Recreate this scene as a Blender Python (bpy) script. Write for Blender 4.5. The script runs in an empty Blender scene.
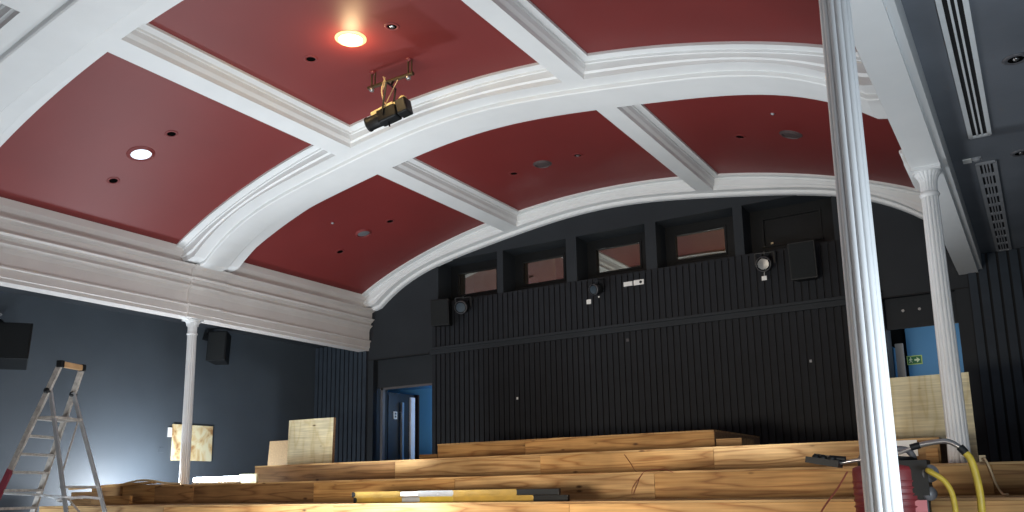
import bpy, math, random
import numpy as np
from mathutils import Vector, Matrix
random.seed(7)
E = 1.6            # eye height above the hall floor; pixel-fitted heights below are relative to the eye
XC = -5.65
col = bpy.context.scene.collection

# ------------------------------------------------------------------ mesh helper
class MB:
    def __init__(s): s.v = []; s.f = []; s.sm = []; s.mi = []; s.m = 0
    def add(s, vs, fs, smooth=False):
        o = len(s.v); s.v += [tuple(map(float, v)) for v in vs]
        for f in fs: s.f.append([o + i for i in f]); s.sm.append(smooth); s.mi.append(s.m)
        return s
    def box(s, x0, y0, z0, x1, y1, z1):
        x0, x1 = sorted((x0, x1)); y0, y1 = sorted((y0, y1)); z0, z1 = sorted((z0, z1))
        vs = [(x, y, z) for z in (z0, z1) for y in (y0, y1) for x in (x0, x1)]
        return s.add(vs, [(0,2,3,1),(4,5,7,6),(0,1,5,4),(2,6,7,3),(0,4,6,2),(1,3,7,5)])
    def bar(s, p, q, w, h, up=(0,0,1), w2=None, h2=None):
        p = Vector(p); q = Vector(q); d = (q - p).normalized(); up = Vector(up)
        if abs(d.dot(up)) > .99: up = Vector((0,1,0))
        a = d.cross(up).normalized(); b = a.cross(d).normalized()
        w2 = w if w2 is None else w2; h2 = h if h2 is None else h2
        vs = []
        for c, ww, hh in ((p, w, h), (q, w2, h2)):
            for i, j in ((-1,-1),(1,-1),(1,1),(-1,1)): vs.append(c + a*i*ww/2 + b*j*hh/2)
        return s.add(vs, [(0,1,2,3),(7,6,5,4),(0,4,5,1),(1,5,6,2),(2,6,7,3),(3,7,4,0)])
    def cyl(s, p, q, r, r2=None, n=20, caps=True):
        p = Vector(p); q = Vector(q); d = (q - p).normalized(); r2 = r if r2 is None else r2
        up = Vector((0,0,1)) if abs(d.z) < .95 else Vector((1,0,0))
        a = d.cross(up).normalized(); b = a.cross(d)
        R0 = [p + (a*math.cos(t) + b*math.sin(t))*r for t in [2*math.pi*i/n for i in range(n)]]
        R1 = [q + (a*math.cos(t) + b*math.sin(t))*r2 for t in [2*math.pi*i/n for i in range(n)]]
        s.add(R0 + R1, [(i, n+i, n+(i+1)%n, (i+1)%n) for i in range(n)], True)
        if caps:
            s.add(R0, [list(range(n))]); s.add(R1, [list(range(n))[::-1]])
        return s
    def tube(s, pts, r, n=10, samples=8):
        pts = [Vector(p) for p in pts]
        if samples > 1 and len(pts) > 2:
            P = [pts[0]] + pts + [pts[-1]]; out = []
            for i in range(1, len(P)-2):
                for k in range(samples):
                    t = k/samples; a, b, c, d = P[i-1], P[i], P[i+1], P[i+2]
                    out.append(.5*((2*b) + (c-a)*t + (2*a-5*b+4*c-d)*t*t + (3*b-a-3*c+d)*t**3))
            out.append(pts[-1]); pts = out
        rings = []; a = None
        for i, p in enumerate(pts):
            d = (pts[min(i+1, len(pts)-1)] - pts[max(i-1, 0)]).normalized()
            if a is None:
                up = Vector((0,0,1)) if abs(d.z) < .9 else Vector((1,0,0)); a = d.cross(up).normalized()
            a = (a - d*a.dot(d)).normalized(); b = d.cross(a)
            rings.append([p + (a*math.cos(t)+b*math.sin(t))*r for t in [2*math.pi*j/n for j in range(n)]])
        vs = [v for R in rings for v in R]
        fs = [(k*n+j, k*n+(j+1)%n, (k+1)*n+(j+1)%n, (k+1)*n+j) for k in range(len(rings)-1) for j in range(n)]
        s.add(vs, fs, True); s.add(rings[0], [list(range(n))[::-1]]); s.add(rings[-1], [list(range(n))])
        return s
    def lathe(s, prof, c=(0,0,0), n=32, axis=None, smooth=True):
        c = Vector(c); ax = Vector(axis or (0,0,1)).normalized()
        q = Vector((0,0,1)).rotation_difference(ax)
        vs = []
        for r, z in prof:
            for i in range(n):
                t = 2*math.pi*i/n; vs.append(c + q @ Vector((r*math.cos(t), r*math.sin(t), z)))
        return s.add(vs, [(k*n+i, k*n+(i+1)%n, (k+1)*n+(i+1)%n, (k+1)*n+i) for k in range(len(prof)-1) for i in range(n)], smooth)
    def flute(s, prof, c=(0,0,0), nf=12, depth=.12, sub=6):   # fluted shaft: prof of (r, z)
        n = nf*sub; vs = []
        for r, z in prof:
            for i in range(n):
                t = 2*math.pi*i/n; u = (i % sub)/sub
                k = 1 - depth*(1 - math.sin(math.pi*u)**.55) if u > 0 else 1 - depth
                vs.append((c[0]+r*k*math.cos(t), c[1]+r*k*math.sin(t), c[2]+z))
        return s.add(vs, [(k*n+i, k*n+(i+1)%n, (k+1)*n+(i+1)%n, (k+1)*n+i) for k in range(len(prof)-1) for i in range(n)], False)
    def sweep(s, rows, smooth=False, closed=False):
        m = len(rows[0]); vs = [v for r in rows for v in r]
        rng = range(m if closed else m-1)
        return s.add(vs, [(k*m+j, k*m+(j+1)%m, (k+1)*m+(j+1)%m, (k+1)*m+j) for k in range(len(rows)-1) for j in rng], smooth)
    def build(s, name, mats, parent=None, bevel=0, kind=None):
        me = bpy.data.meshes.new(name); me.from_pydata(s.v, [], s.f)
        for p, a, i in zip(me.polygons, s.sm, s.mi): p.use_smooth = a; p.material_index = i
        for m in (mats if isinstance(mats, (list, tuple)) else [mats]): me.materials.append(m)
        me.update()
        o = bpy.data.objects.new(name, me); col.objects.link(o)
        if parent: 
            o.parent = parent; o.matrix_parent_inverse = Matrix.Translation(-parent.location) if False else Matrix.Identity(4)
            if parent.type == 'EMPTY' or parent.location.length > 0:
                me.transform(Matrix.Translation(-world_loc(parent)))
        if bevel:
            b = o.modifiers.new('bevel', 'BEVEL'); b.width = bevel; b.segments = 2; b.limit_method = 'ANGLE'
        if kind: o['kind'] = kind
        return o
def world_loc(o):
    v = Vector(o.location)
    while o.parent: o = o.parent; v += Vector(o.location)
    return v
def thing(name, loc, label, cat, group=None):
    o = bpy.data.objects.new(name, None); o.empty_display_size = .1; col.objects.link(o); o.location = loc
    o['label'] = label; o['category'] = cat
    if group: o['group'] = group
    return o
def tag(o, label, cat, group=None):
    o['label'] = label; o['category'] = cat
    if group: o['group'] = group
    return o

# ------------------------------------------------------------------ materials
def mat(name, rgb, rough=.6, metal=0, noise=0, nscale=8, bump=0, bscale=60, spec=.5, emit=None, estr=0, coat=0):
    m = bpy.data.materials.new(name); m.use_nodes = True; nt = m.node_tree; b = nt.nodes['Principled BSDF']
    b.inputs['Base Color'].default_value = (*rgb, 1); b.inputs['Roughness'].default_value = rough
    b.inputs['Metallic'].default_value = metal; b.inputs['Specular IOR Level'].default_value = spec
    b.inputs['Coat Weight'].default_value = coat
    tc = nt.nodes.new('ShaderNodeTexCoord')
    if noise:
        n = nt.nodes.new('ShaderNodeTexNoise'); n.inputs['Scale'].default_value = nscale; n.inputs['Detail'].default_value = 6
        nt.links.new(tc.outputs['Object'], n.inputs['Vector'])
        r = nt.nodes.new('ShaderNodeMapRange'); r.inputs['From Min'].default_value = .3; r.inputs['From Max'].default_value = .7
        r.inputs['To Min'].default_value = 1-noise; r.inputs['To Max'].default_value = 1+noise
        nt.links.new(n.outputs['Fac'], r.inputs['Value'])
        mx = nt.nodes.new('ShaderNodeVectorMath'); mx.operation = 'SCALE'; mx.inputs[0].default_value = rgb
        nt.links.new(r.outputs['Result'], mx.inputs['Scale']); nt.links.new(mx.outputs['Vector'], b.inputs['Base Color'])
    if bump:
        n2 = nt.nodes.new('ShaderNodeTexNoise'); n2.inputs['Scale'].default_value = bscale; n2.inputs['Detail'].default_value = 4
        nt.links.new(tc.outputs['Object'], n2.inputs['Vector'])
        bp = nt.nodes.new('ShaderNodeBump'); bp.inputs['Strength'].default_value = bump; bp.inputs['Distance'].default_value = .01
        nt.links.new(n2.outputs['Fac'], bp.inputs['Height']); nt.links.new(bp.outputs['Normal'], b.inputs['Normal'])
    if emit:
        b.inputs['Emission Color'].default_value = (*emit, 1); b.inputs['Emission Strength'].default_value = estr
    return m

def wood(name, c_lo, c_hi, c_dark, seed=0, scale=(.55, 3, 6.5), knots=True, axis='X'):
    m = bpy.data.materials.new(name); m.use_nodes = True; nt = m.node_tree; L = nt.links.new; N = nt.nodes.new
    b = nt.nodes['Principled BSDF']; b.inputs['Roughness'].default_value = .62; b.inputs['Specular IOR Level'].default_value = .3
    tc = N('ShaderNodeTexCoord'); oi = N('ShaderNodeObjectInfo')
    off = N('ShaderNodeVectorMath'); off.operation = 'MULTIPLY_ADD'
    comb = N('ShaderNodeCombineXYZ')
    for i in range(3): L(oi.outputs['Random'], comb.inputs[i])
    off.inputs[1].default_value = (17, 9, 23); L(comb.outputs[0], off.inputs[0]); L(tc.outputs['Object'], off.inputs[2])
    mp = N('ShaderNodeMapping'); mp.inputs['Scale'].default_value = scale; mp.inputs['Location'].default_value = (seed*3.1, seed, seed*1.7)
    L(off.outputs[0], mp.inputs['Vector'])
    n1 = N('ShaderNodeTexNoise'); n1.inputs['Scale'].default_value = 1.1; n1.inputs['Detail'].default_value = 2; n1.inputs['Roughness'].default_value = .4
    L(mp.outputs[0], n1.inputs['Vector'])
    mul = N('ShaderNodeMath'); mul.operation = 'MULTIPLY'; mul.inputs[1].default_value = 7; L(n1.outputs['Fac'], mul.inputs[0])
    fr = N('ShaderNodeMath'); fr.operation = 'PINGPONG'; fr.inputs[1].default_value = .5; L(mul.outputs[0], fr.inputs[0])
    r = N('ShaderNodeValToRGB'); e = r.color_ramp.elements
    e[0].position = 0.0; e[0].color = (*c_dark, 1); e[1].position = .62; e[1].color = (*c_hi, 1)
    x = e.new(.22); x.color = (*c_lo, 1)
    dbl = N('ShaderNodeMath'); dbl.operation = 'MULTIPLY'; dbl.inputs[1].default_value = 2; L(fr.outputs[0], dbl.inputs[0])
    L(dbl.outputs[0], r.inputs['Fac'])
    # fine fibre
    mp2 = N('ShaderNodeMapping'); mp2.inputs['Scale'].default_value = (2.2, 40, 70); L(off.outputs[0], mp2.inputs['Vector'])
    n2 = N('ShaderNodeTexNoise'); n2.inputs['Scale'].default_value = 1; n2.inputs['Detail'].default_value = 5; L(mp2.outputs[0], n2.inputs['Vector'])
    mr = N('ShaderNodeMapRange'); mr.inputs['From Min'].default_value = .3; mr.inputs['From Max'].default_value = .7
    mr.inputs['To Min'].default_value = .8; mr.inputs['To Max'].default_value = 1.15; L(n2.outputs['Fac'], mr.inputs['Value'])
    # broad blotches
    n3 = N('ShaderNodeTexNoise'); n3.inputs['Scale'].default_value = 1.3; n3.inputs['Detail'].default_value = 4; L(off.outputs[0], n3.inputs['Vector'])
    mr3 = N('ShaderNodeMapRange'); mr3.inputs['From Min'].default_value = .35; mr3.inputs['From Max'].default_value = .7
    mr3.inputs['To Min'].default_value = .72; mr3.inputs['To Max'].default_value = 1.2; L(n3.outputs['Fac'], mr3.inputs['Value'])
    mm = N('ShaderNodeMath'); mm.operation = 'MULTIPLY'; L(mr.outputs[0], mm.inputs[0]); L(mr3.outputs[0], mm.inputs[1])
    sc = N('ShaderNodeVectorMath'); sc.operation = 'SCALE'; L(r.outputs['Color'], sc.inputs[0]); L(mm.outputs[0], sc.inputs['Scale'])
    last = sc.outputs[0]
    if knots:
        mp4 = N('ShaderNodeMapping'); mp4.inputs['Scale'].default_value = (2.0, 2, 5); L(off.outputs[0], mp4.inputs['Vector'])
        vo = N('ShaderNodeTexVoronoi'); vo.inputs['Scale'].default_value = 1.5; L(mp4.outputs[0], vo.inputs['Vector'])
        kr = N('ShaderNodeMapRange'); kr.inputs['From Min'].default_value = .05; kr.inputs['From Max'].default_value = .13; L(vo.outputs['Distance'], kr.inputs['Value'])
        mix = N('ShaderNodeMix'); mix.data_type = 'RGBA'; L(kr.outputs[0], mix.inputs['Factor'])
        mix.inputs['A'].default_value = (.07, .03, .012, 1); L(last, mix.inputs['B']); last = mix.outputs['Result']
    L(last, b.inputs['Base Color'])
    bp = N('ShaderNodeBump'); bp.inputs['Strength'].default_value = .15; bp.inputs['Distance'].default_value = .003
    L(n2.outputs['Fac'], bp.inputs['Height']); L(bp.outputs[0], b.inputs['Normal'])
    return m

M = {}
M['white'] = mat('white_plaster_paint', (.72, .735, .74), .5, noise=.03, nscale=2.5, bump=.05)
M['column_white'] = mat('column_gloss_paint', (.74, .75, .76), .35, noise=.03, nscale=5)
M['cornice'] = mat('cornice_paint', (.70, .665, .64), .5, noise=.04, nscale=3, bump=.05)
M['charcoal'] = mat('charcoal_wall_paint', (.018, .022, .027), .65, spec=.3, noise=.08, nscale=2, bump=.1)
M['slat'] = mat('slat_charcoal', (.012, .014, .018), .7, noise=.12, nscale=6, spec=.25)
M['slat_gap'] = mat('slat_backing_black', (.006, .006, .008), .8, noise=.1)
M['slat_side'] = mat('slat_slate', (.026, .036, .050), .65, noise=.1, nscale=6, spec=.3)
M['wall_left'] = mat('slate_blue_wall_paint', (.055, .068, .083), .55, noise=.08, nscale=1.5, bump=.1)
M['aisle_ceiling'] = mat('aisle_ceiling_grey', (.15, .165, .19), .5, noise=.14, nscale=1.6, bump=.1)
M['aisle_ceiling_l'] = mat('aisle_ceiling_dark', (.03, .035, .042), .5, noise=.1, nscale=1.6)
M['floor'] = mat('dusty_floor', (.16, .14, .12), .8, noise=.2, nscale=3, bump=.2)
M['black'] = mat('black_plastic', (.006, .007, .008), .5, noise=.1, spec=.3)
M['void'] = mat('matte_black_aperture', (.003, .003, .003), 1, spec=0)
M['speaker_cloth'] = mat('speaker_grille_black', (.007, .009, .010), .95, noise=.2, nscale=60, bump=.2, bscale=300)
M['metal'] = mat('aluminium', (.52, .53, .55), .38, metal=.75, noise=.12, nscale=12)
M['metal_worn'] = mat('worn_aluminium_plaster_spots', (.42, .39, .36), .55, metal=.3, noise=.3, nscale=25)
M['steel'] = mat('steel', (.42, .42, .43), .3, metal=.9, noise=.08)
M['blue_wall'] = mat('blue_corridor_paint', (.07, .24, .46), .6, noise=.05, nscale=2)
M['brown_door'] = mat('brown_door', (.035, .015, .010), .5, noise=.2)
M['door_dark'] = mat('door_dark_grey', (.014, .014, .015), .4, noise=.08)
M['grey_frame'] = mat('grey_door_frame', (.085, .080, .085), .5, noise=.08)
M['white_trim'] = mat('white_seal', (.75, .77, .85), .5, noise=.03)
M['tan'] = mat('tan_hand_bar', (.45, .27, .13), .6, noise=.15)
M['red_tape'] = mat('dark_red_label', (.22, .03, .05), .5, noise=.15, nscale=20)
M['rope'] = mat('white_rope', (.70, .74, .78), .7, noise=.1, nscale=40)
M['yellow'] = mat('yellow_paint_worn', (.32, .20, .03), .5, noise=.18, nscale=10)
M['hose'] = mat('yellow_hose', (.40, .29, .03), .5, noise=.12, nscale=15)
M['vac_red'] = mat('vacuum_red', (.16, .018, .022), .45, noise=.12)
M['vac_grey'] = mat('vacuum_grey', (.10, .10, .11), .4, noise=.1)
M['pink_label'] = mat('pink_sticker', (.45, .14, .16), .5, noise=.05)
M['grille'] = mat('white_vent_paint', (.75, .78, .80), .45, noise=.05)
M['grille2'] = mat('grey_vent_paint', (.30, .31, .33), .5, noise=.1)
M['gold'] = mat('pale_brass_and_lamp_glow', (.80, .68, .36), .5, metal=0, noise=.08)
M['lens'] = mat('lamp_lens_glass', (.03, .045, .06), .25, noise=.1, spec=.5)
M['bronze'] = mat('hanging_bar_brown', (.06, .04, .02), .5, metal=.3, noise=.2)
M['grey_disc'] = mat('grey_mesh_disc', (.12, .12, .13), .6, noise=.25, nscale=120)
M['dark_disc'] = mat('dark_mesh_disc', (.07, .05, .05), .6, noise=.25, nscale=120)
M['cream'] = mat('cream_cord', (.55, .42, .25), .6, noise=.1)
M['orange'] = mat('orange_cord', (.18, .04, .02), .5, noise=.1)
M['label_white'] = mat('white_label', (.72, .72, .70), .5, noise=.03)
M['green'] = mat('sign_green', (.02, .16, .05), .5, noise=.03)
M['lime'] = mat('sign_lime_border', (.45, .62, .18), .5, noise=.03)
M['sign_white'] = mat('sign_pictogram', (.72, .85, .55), .5, noise=.03)
M['bulb_warm'] = mat('lit_warm_diffuser', (1, .9, .7), .5, emit=(1, .70, .32), estr=26)
M['bulb_cool'] = mat('lit_cool_diffuser', (.9, .95, 1), .5, emit=(.68, .86, 1), estr=.9)
M['tube_light'] = mat('lit_tube', (1, 1, 1), .5, emit=(.80, .91, 1), estr=38)
M['flood'] = mat('lit_flood_face', (1, 1, 1), .5, emit=(.85, .92, 1), estr=25)
M['ply'] = wood('plywood_face', (.36, .19, .065), (.46, .26, .095), (.26, .12, .04))
M['ply_dark'] = wood('plywood_face_brown_and_shaded', (.21, .11, .045), (.27, .15, .062), (.14, .07, .027), 2)
M['ply_light'] = wood('plywood_face_honey', (.46, .25, .09), (.56, .33, .13), (.34, .16, .055), 5)
M['ply_mid'] = wood('plywood_face_tan', (.37, .215, .09), (.47, .295, .13), (.26, .135, .05), 8)
M['birch'] = wood('pale_birch_sheet', (.73, .65, .42), (.77, .70, .48), (.67, .58, .34), 3, scale=(4, 4, .7))
M['board_edge'] = mat('plywood_edge', (.22, .13, .065), .7, noise=.3, nscale=40)
M['chip'] = mat('brown_chipboard', (.36, .25, .13), .7, noise=.2, nscale=60)

def paint_red():
    m = mat('oxblood_red_ceiling_paint', (.175, .021, .020), .52, bump=.05, bscale=9)
    nt = m.node_tree; b = nt.nodes['Principled BSDF']; L = nt.links.new; N = nt.nodes.new
    tc = N('ShaderNodeTexCoord'); sp = N('ShaderNodeSeparateXYZ'); L(tc.outputs['Object'], sp.inputs[0])
    n = N('ShaderNodeTexNoise'); n.inputs['Scale'].default_value = 2.2; n.inputs['Detail'].default_value = 3; L(tc.outputs['Object'], n.inputs['Vector'])
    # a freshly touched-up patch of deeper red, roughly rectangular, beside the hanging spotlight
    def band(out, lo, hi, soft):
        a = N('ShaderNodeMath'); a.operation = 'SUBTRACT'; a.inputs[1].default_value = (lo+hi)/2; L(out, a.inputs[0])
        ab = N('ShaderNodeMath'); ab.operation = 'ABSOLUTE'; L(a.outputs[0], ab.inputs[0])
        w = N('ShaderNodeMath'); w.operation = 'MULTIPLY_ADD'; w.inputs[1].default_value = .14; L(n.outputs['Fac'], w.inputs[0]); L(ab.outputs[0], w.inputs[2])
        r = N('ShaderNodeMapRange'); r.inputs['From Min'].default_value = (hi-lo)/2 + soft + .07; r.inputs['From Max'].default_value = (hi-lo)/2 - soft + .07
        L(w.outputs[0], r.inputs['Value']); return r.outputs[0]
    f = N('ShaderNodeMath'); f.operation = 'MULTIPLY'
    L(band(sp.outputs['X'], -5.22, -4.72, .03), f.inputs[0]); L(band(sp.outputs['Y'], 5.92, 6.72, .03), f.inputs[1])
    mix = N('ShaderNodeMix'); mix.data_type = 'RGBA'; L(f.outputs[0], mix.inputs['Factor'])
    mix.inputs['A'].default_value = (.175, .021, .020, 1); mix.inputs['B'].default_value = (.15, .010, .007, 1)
    n5 = N('ShaderNodeTexNoise'); n5.inputs['Scale'].default_value = .9; n5.inputs['Detail'].default_value = 2; L(tc.outputs['Object'], n5.inputs['Vector'])
    mr = N('ShaderNodeMapRange'); mr.inputs['To Min'].default_value = .85; mr.inputs['To Max'].default_value = 1.15; L(n5.outputs['Fac'], mr.inputs['Value'])
    sc = N('ShaderNodeVectorMath'); sc.operation = 'SCALE'; L(mix.outputs['Result'], sc.inputs[0]); L(mr.outputs[0], sc.inputs['Scale'])
    L(sc.outputs[0], b.inputs['Base Color'])
    return m
M['red'] = paint_red()
def glass():
    m = bpy.data.materials.new('projection_window_glass'); m.use_nodes = True; nt = m.node_tree
    b = nt.nodes['Principled BSDF']; b.inputs['Base Color'].default_value = (.02, .02, .02, 1); b.inputs['Roughness'].default_value = .02
    b.inputs['IOR'].default_value = 1.5; b.inputs['Specular IOR Level'].default_value = .8
    b.inputs['Transmission Weight'].default_value = .0
    tr = nt.nodes.new('ShaderNodeBsdfTransparent'); tr.inputs['Color'].default_value = (.85,.85,.82,1)
    gl = nt.nodes.new('ShaderNodeBsdfGlossy'); gl.inputs['Roughness'].default_value = .01; gl.inputs['Color'].default_value = (.9,.88,.8,1)
    mx = nt.nodes.new('ShaderNodeMixShader'); mx.inputs['Fac'].default_value = .32
    nt.links.new(tr.outputs[0], mx.inputs[1]); nt.links.new(gl.outputs[0], mx.inputs[2])
    nt.links.new(mx.outputs[0], nt.nodes['Material Output'].inputs['Surface'])
    return m
M['glass'] = glass()

# ------------------------------------------------------------------ vault curves
SX = np.array([0,1,2,3,3.6,4.2,4.5,4.8,5.05,5.4]); SZ = np.array([4.48,4.44,4.32,4.11,3.95,3.74,3.56,3.28,2.98,2.6])*.985
RX = np.array([0,1,2,3,3.8,4.3,4.6,5.07,5.4]); RZ = np.array([4.72,4.69,4.56,4.34,4.11,3.92,3.78,3.52,3.30])*.985
# smooth polynomial fit (even powers) so that the curve has no kinks
def evenfit(x, z, deg=4):
    A = np.stack([x**(2*k) for k in range(deg+1)], 1); c = np.linalg.lstsq(A, z, rcond=None)[0]
    return lambda d: float(sum(c[k]*d**(2*k) for k in range(deg+1)))
_S = evenfit(SX, SZ); _R = evenfit(RX, RZ, 4)
S = lambda x: max(_S(abs(x-XC)), 3.345) + E
R = lambda x: _R(abs(x-XC)) + E
XLI, XLO = -10.59, -10.82     # left colonnade soffit, inner and aisle edge
XRI, XRO = -.71, -.49         # right colonnade soffit
XVL, XVR = -10.43, -.87       # edges of the red vault
ZS = 2.6 + E                  # soffit height
ZA = 2.84 + E                 # aisle ceilings
YB = 12.09; YF = -2.6
shear = lambda x, y: y - .03*(x - XC)

xs = [XVL - .12 + (XVR - XVL + .24)*i/72 for i in range(73)]
# red vault (with thickness above)
mb = MB(); ys = [YF + (YB + .2 - YF)*i/8 for i in range(9)]
mb.sweep([[(x, y, R(x)) for y in ys] for x in xs], True)
mb.sweep([[(x, y, R(x)+.25) for y in ys] for x in xs], True)
ceil = mb.build('ceiling', M['red'], kind='structure')

def arch(name, yc, half=False):
    # stepped cross-section from near red to far red; half = only the part facing the hall (back wall arch)
    if half:
        sec = [(-.36, 'R', .02), (-.36, 'R', -.03), (-.27, 'R', -.033), (-.265, 'R', -.055), (-.245, 'R', -.062), (-.24, 'M', .5), (-.22, 'M', .35), (-.215, 'S', .055), (-.10, 'S', .05), (-.09, 'S', .015), (-.07, 'S', 0), (.02, 'S', 0.0), (.02, 'R', .02)]
    else:
        h = [(-.58,'R',.02), (-.58,'R',-.03), (-.47,'R',-.03), (-.467,'R',-.055), (-.452,'R',-.06), (-.447,'M',.5), (-.42,'M',.38), (-.415,'S',.055), (-.215,'S',.055), (-.212,'S',.012), (-.198,'S',0)]
        sec = h + [(-y, k, d) for y, k, d in h[::-1]]
    mb = MB(); rows = []
    for x in xs:
        r = []
        for y, k, d in sec:
            if k == 'M': z = S(x)+.055 + (R(x)-.065 - S(x)-.055)*d
            else: z = (R(x) if k == 'R' else S(x)) + d
            r.append((x, (yc + y) if half else shear(x, yc + y), z))
        rows.append(r)
    # flat shading across the section, smooth enough along it
    mb.sweep(rows)
    return mb.build(name, M['white'], kind='structure')
YA, YBm, YCm, YD = 12.09, 8.15, 4.07, .05
arch('trim_1', YA, True); arch('trim_2', YBm); arch('trim_3', YCm); arch('trim_4', YD)

def rib(name, xc, y0, y1):
    h = [(-.235,'R',.02), (-.235,'R',-.03), (-.155,'R',-.03), (-.152,'R',-.055), (-.145,'R',-.06), (-.14,'M',.6), (-.115,'M',.35), (-.11,'S',.055)]
    h = [(x*1.1 - .01, k, d) for x, k, d in h]
    sec = h + [(-x, k, d) for x, k, d in h[::-1]]
    rows = []
    n = 10
    for i in range(n+1):
        y = y0 + (y1-y0)*i/n; r = []
        for dx, k, d in sec:
            x = xc + dx
            z = S(x)+.055 + (R(x)-.06-S(x)-.055)*d if k == 'M' else (R(x) if k == 'R' else S(x)) + d
            r.append((x, y, z))
        rows.append(r)
    MB().sweep(rows).build(name, M['white'], kind='structure')
k = 5
for xc in (-7.31, -3.90):
    for y0, y1 in ((YBm+.3, YB-.16), (YCm+.3, YBm-.3), (YD+.3, YCm-.3), (YF, YD-.3)):
        rib('trim_%d' % k, xc, shear(xc, y0), shear(xc, y1) if y1 < YB-.2 else y1); k += 1

# entablatures of the two colonnades: profile (inward offset from soffit inner edge, z rel eye)
PR = [(.115, 3.66), (.115, 3.515), (.045, 3.465), (.045, 3.385), (.07, 3.375), (.15, 3.37), (.15, 3.352), (.065, 3.312), (.06, 3.20), (.075, 3.19), (.125, 3.188), (.125, 3.176), (.085,3.155), (.085, 3.142), (.04, 3.115),
      (.04, 3.08), (.075, 3.073), (.075, 3.058), (.02,3.02), (.012, 3.00), (.0, 2.96), (.0, 2.805), (.045, 2.79), (.045, 2.77), (.018, 2.76), (.018, 2.655), (0, 2.645), (0, 2.6)]
def entab(name, side, y0, y1, extra=0, mat_=None):
    xi, xo, sg = (XLI, XLO, 1) if side == 'L' else (XRI, XRO, -1)
    pts = [(xi + sg*(a + extra), z + E) for a, z in PR]
    if extra: pts = [(x, z - .003) for x, z in pts] + [(xi - sg*.012, ZS - .003), (xi - sg*.012, 3.66 + E)]
    elif side == 'R': pts += [(xo, ZS), (xo, ZS + .022), (xo + .012, ZS + .03), (xo + .05, ZS + .034), (xo + .05, ZA + .05), (xo, 3.66 + E)]
    else: pts += [(xo, ZS), (xo, ZS + .06), (xo, ZA + .05), (xo, 3.66 + E)]
    MBx = MB(); n = len(pts)
    rows = [[(x, y, z) for x, z in pts] for y in (y0, y1)]
    MBx.sweep(rows, closed=True)
    MBx.add(rows[0], [list(range(n))]); MBx.add(rows[1], [list(range(n))[::-1]])
    return MBx.build(name, mat_ or M['cornice'], kind='structure')
entab('trim_13', 'L', YF, YB + .2)
entab('trim_14', 'R', YF, YB + .05, mat_=M['white'])
# shallow blocks where the entablature breaks forward under each arch foot
for i, (s, yc) in enumerate((('L', 8.34), ('L', 4.24), ('R', 7.95))):
    entab('trim_%d' % (15+i), s, yc - .31, yc + .30, .035, None if s == 'L' else M['white'])

# ------------------------------------------------------------------ shell
b = MB(); b.box(-13, YF, -.2, 2.4, 14.2, 0); floor = b.build('floor', M['floor'], kind='structure')
WX0, WX1 = -11.95, 2.0
b = MB(); b.box(WX0-.25, YF, 0, WX0, 14.2, ZA+.3); wl = b.build('wall_left', M['wall_left'], kind='structure')
b = MB(); b.box(WX1, YF, 0, WX1+.25, 14.2, ZA+.3); b.build('wall_right', M['charcoal'], kind='structure')
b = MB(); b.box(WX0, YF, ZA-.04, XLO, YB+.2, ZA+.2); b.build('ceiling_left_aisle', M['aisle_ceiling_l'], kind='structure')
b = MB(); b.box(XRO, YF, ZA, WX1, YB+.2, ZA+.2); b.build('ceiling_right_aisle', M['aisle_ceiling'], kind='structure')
# raised landing behind the seating
ZL = E - .15
b = MB(); b.box(WX0, 9.02, 0, WX1, 14.2, ZL); b.build('floor_landing', M['floor'], kind='structure')

# back wall with openings: windows and two doors
WIN = [(-8.98, -7.72), (-7.60, -6.37), (-6.18, -4.97), (-4.79, -3.57), (-3.43, -2.17)]
WZ0, WZ1 = 3.30 + E, 4.06 + E
D1 = (-10.48, -9.12); D2 = (-1.64, -.78); DZ = 2.42 + E
def wallgrid(y0, y1, z0, z1, x0, x1, holes, b):
    X = sorted({x0, x1, *[h[0] for h in holes], *[h[1] for h in holes]}); Z = sorted({z0, z1, *[h[2] for h in holes], *[h[3] for h in holes]})
    for i in range(len(X)-1):
        for j in range(len(Z)-1):
            cx, cz = (X[i]+X[i+1])/2, (Z[j]+Z[j+1])/2
            if any(h[0] < cx < h[1] and h[2] < cz < h[3] for h in holes): continue
            b.box(X[i], y0, Z[j], X[i+1], y1, Z[j+1])
holes = [(a, c, WZ0, WZ1) for a, c in WIN] + [(*D1, ZL, DZ), (*D2, ZL, DZ)]
b = MB(); wallgrid(YB, YB+.42, 0, 6.6, WX0-.2, WX1+.2, holes, b); wb = b.build('wall_back', M['charcoal'], kind='structure')
def slats(name, x0, x1, z0, z1, y, m, pitch=.100, w=.074, d=.028, parent=wb):
    b = MB(); b.m = 1; b.box(x0, y-.010, z0, x1, y, z1); b.m = 0
    n = round((x1-x0)/pitch); p = (x1-x0)/n
    for i in range(n): b.box(x0 + p*i + (p-w)/2, y-.010-d, z0, x0 + p*i + (p+w)/2, y-.009, z1)
    return b.build(name, [m, M['slat_gap']], parent)
slats('slat_panel', -9.10, D2[0]-.01, ZL, 2.375+E, YB, M['slat'])
slats('slat_panel', -9.10, D2[0]-.01, 2.50+E, 3.30+E, YB, M['slat'])
slats('slat_panel', WX0+.01, D1[0]-.13, ZL, 2.78+E, YB, M['slat_side'], .115, .085, .03)
slats('slat_panel', -.62, WX1-.01, ZL, ZA-.01, YB, M['slat_side'], .118, .090, .03)
b = MB(); b.box(-9.12, YB-.07, 2.375+E, D2[0], YB, 2.415+E); b.box(-9.12, YB-.05, 2.415+E, D2[0], YB, 2.46+E); b.box(-9.12, YB-.085, 2.46+E, D2[0], YB, 2.50+E)
b.build('ledge_rail', M['charcoal'], wb)
b = MB(); b.box(D1[0]-.13, YB-.012, 2.415+E, D1[1], YB, 2.43+E); b.build('wall_joint_strip', M['slat_gap'], wb)
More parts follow.
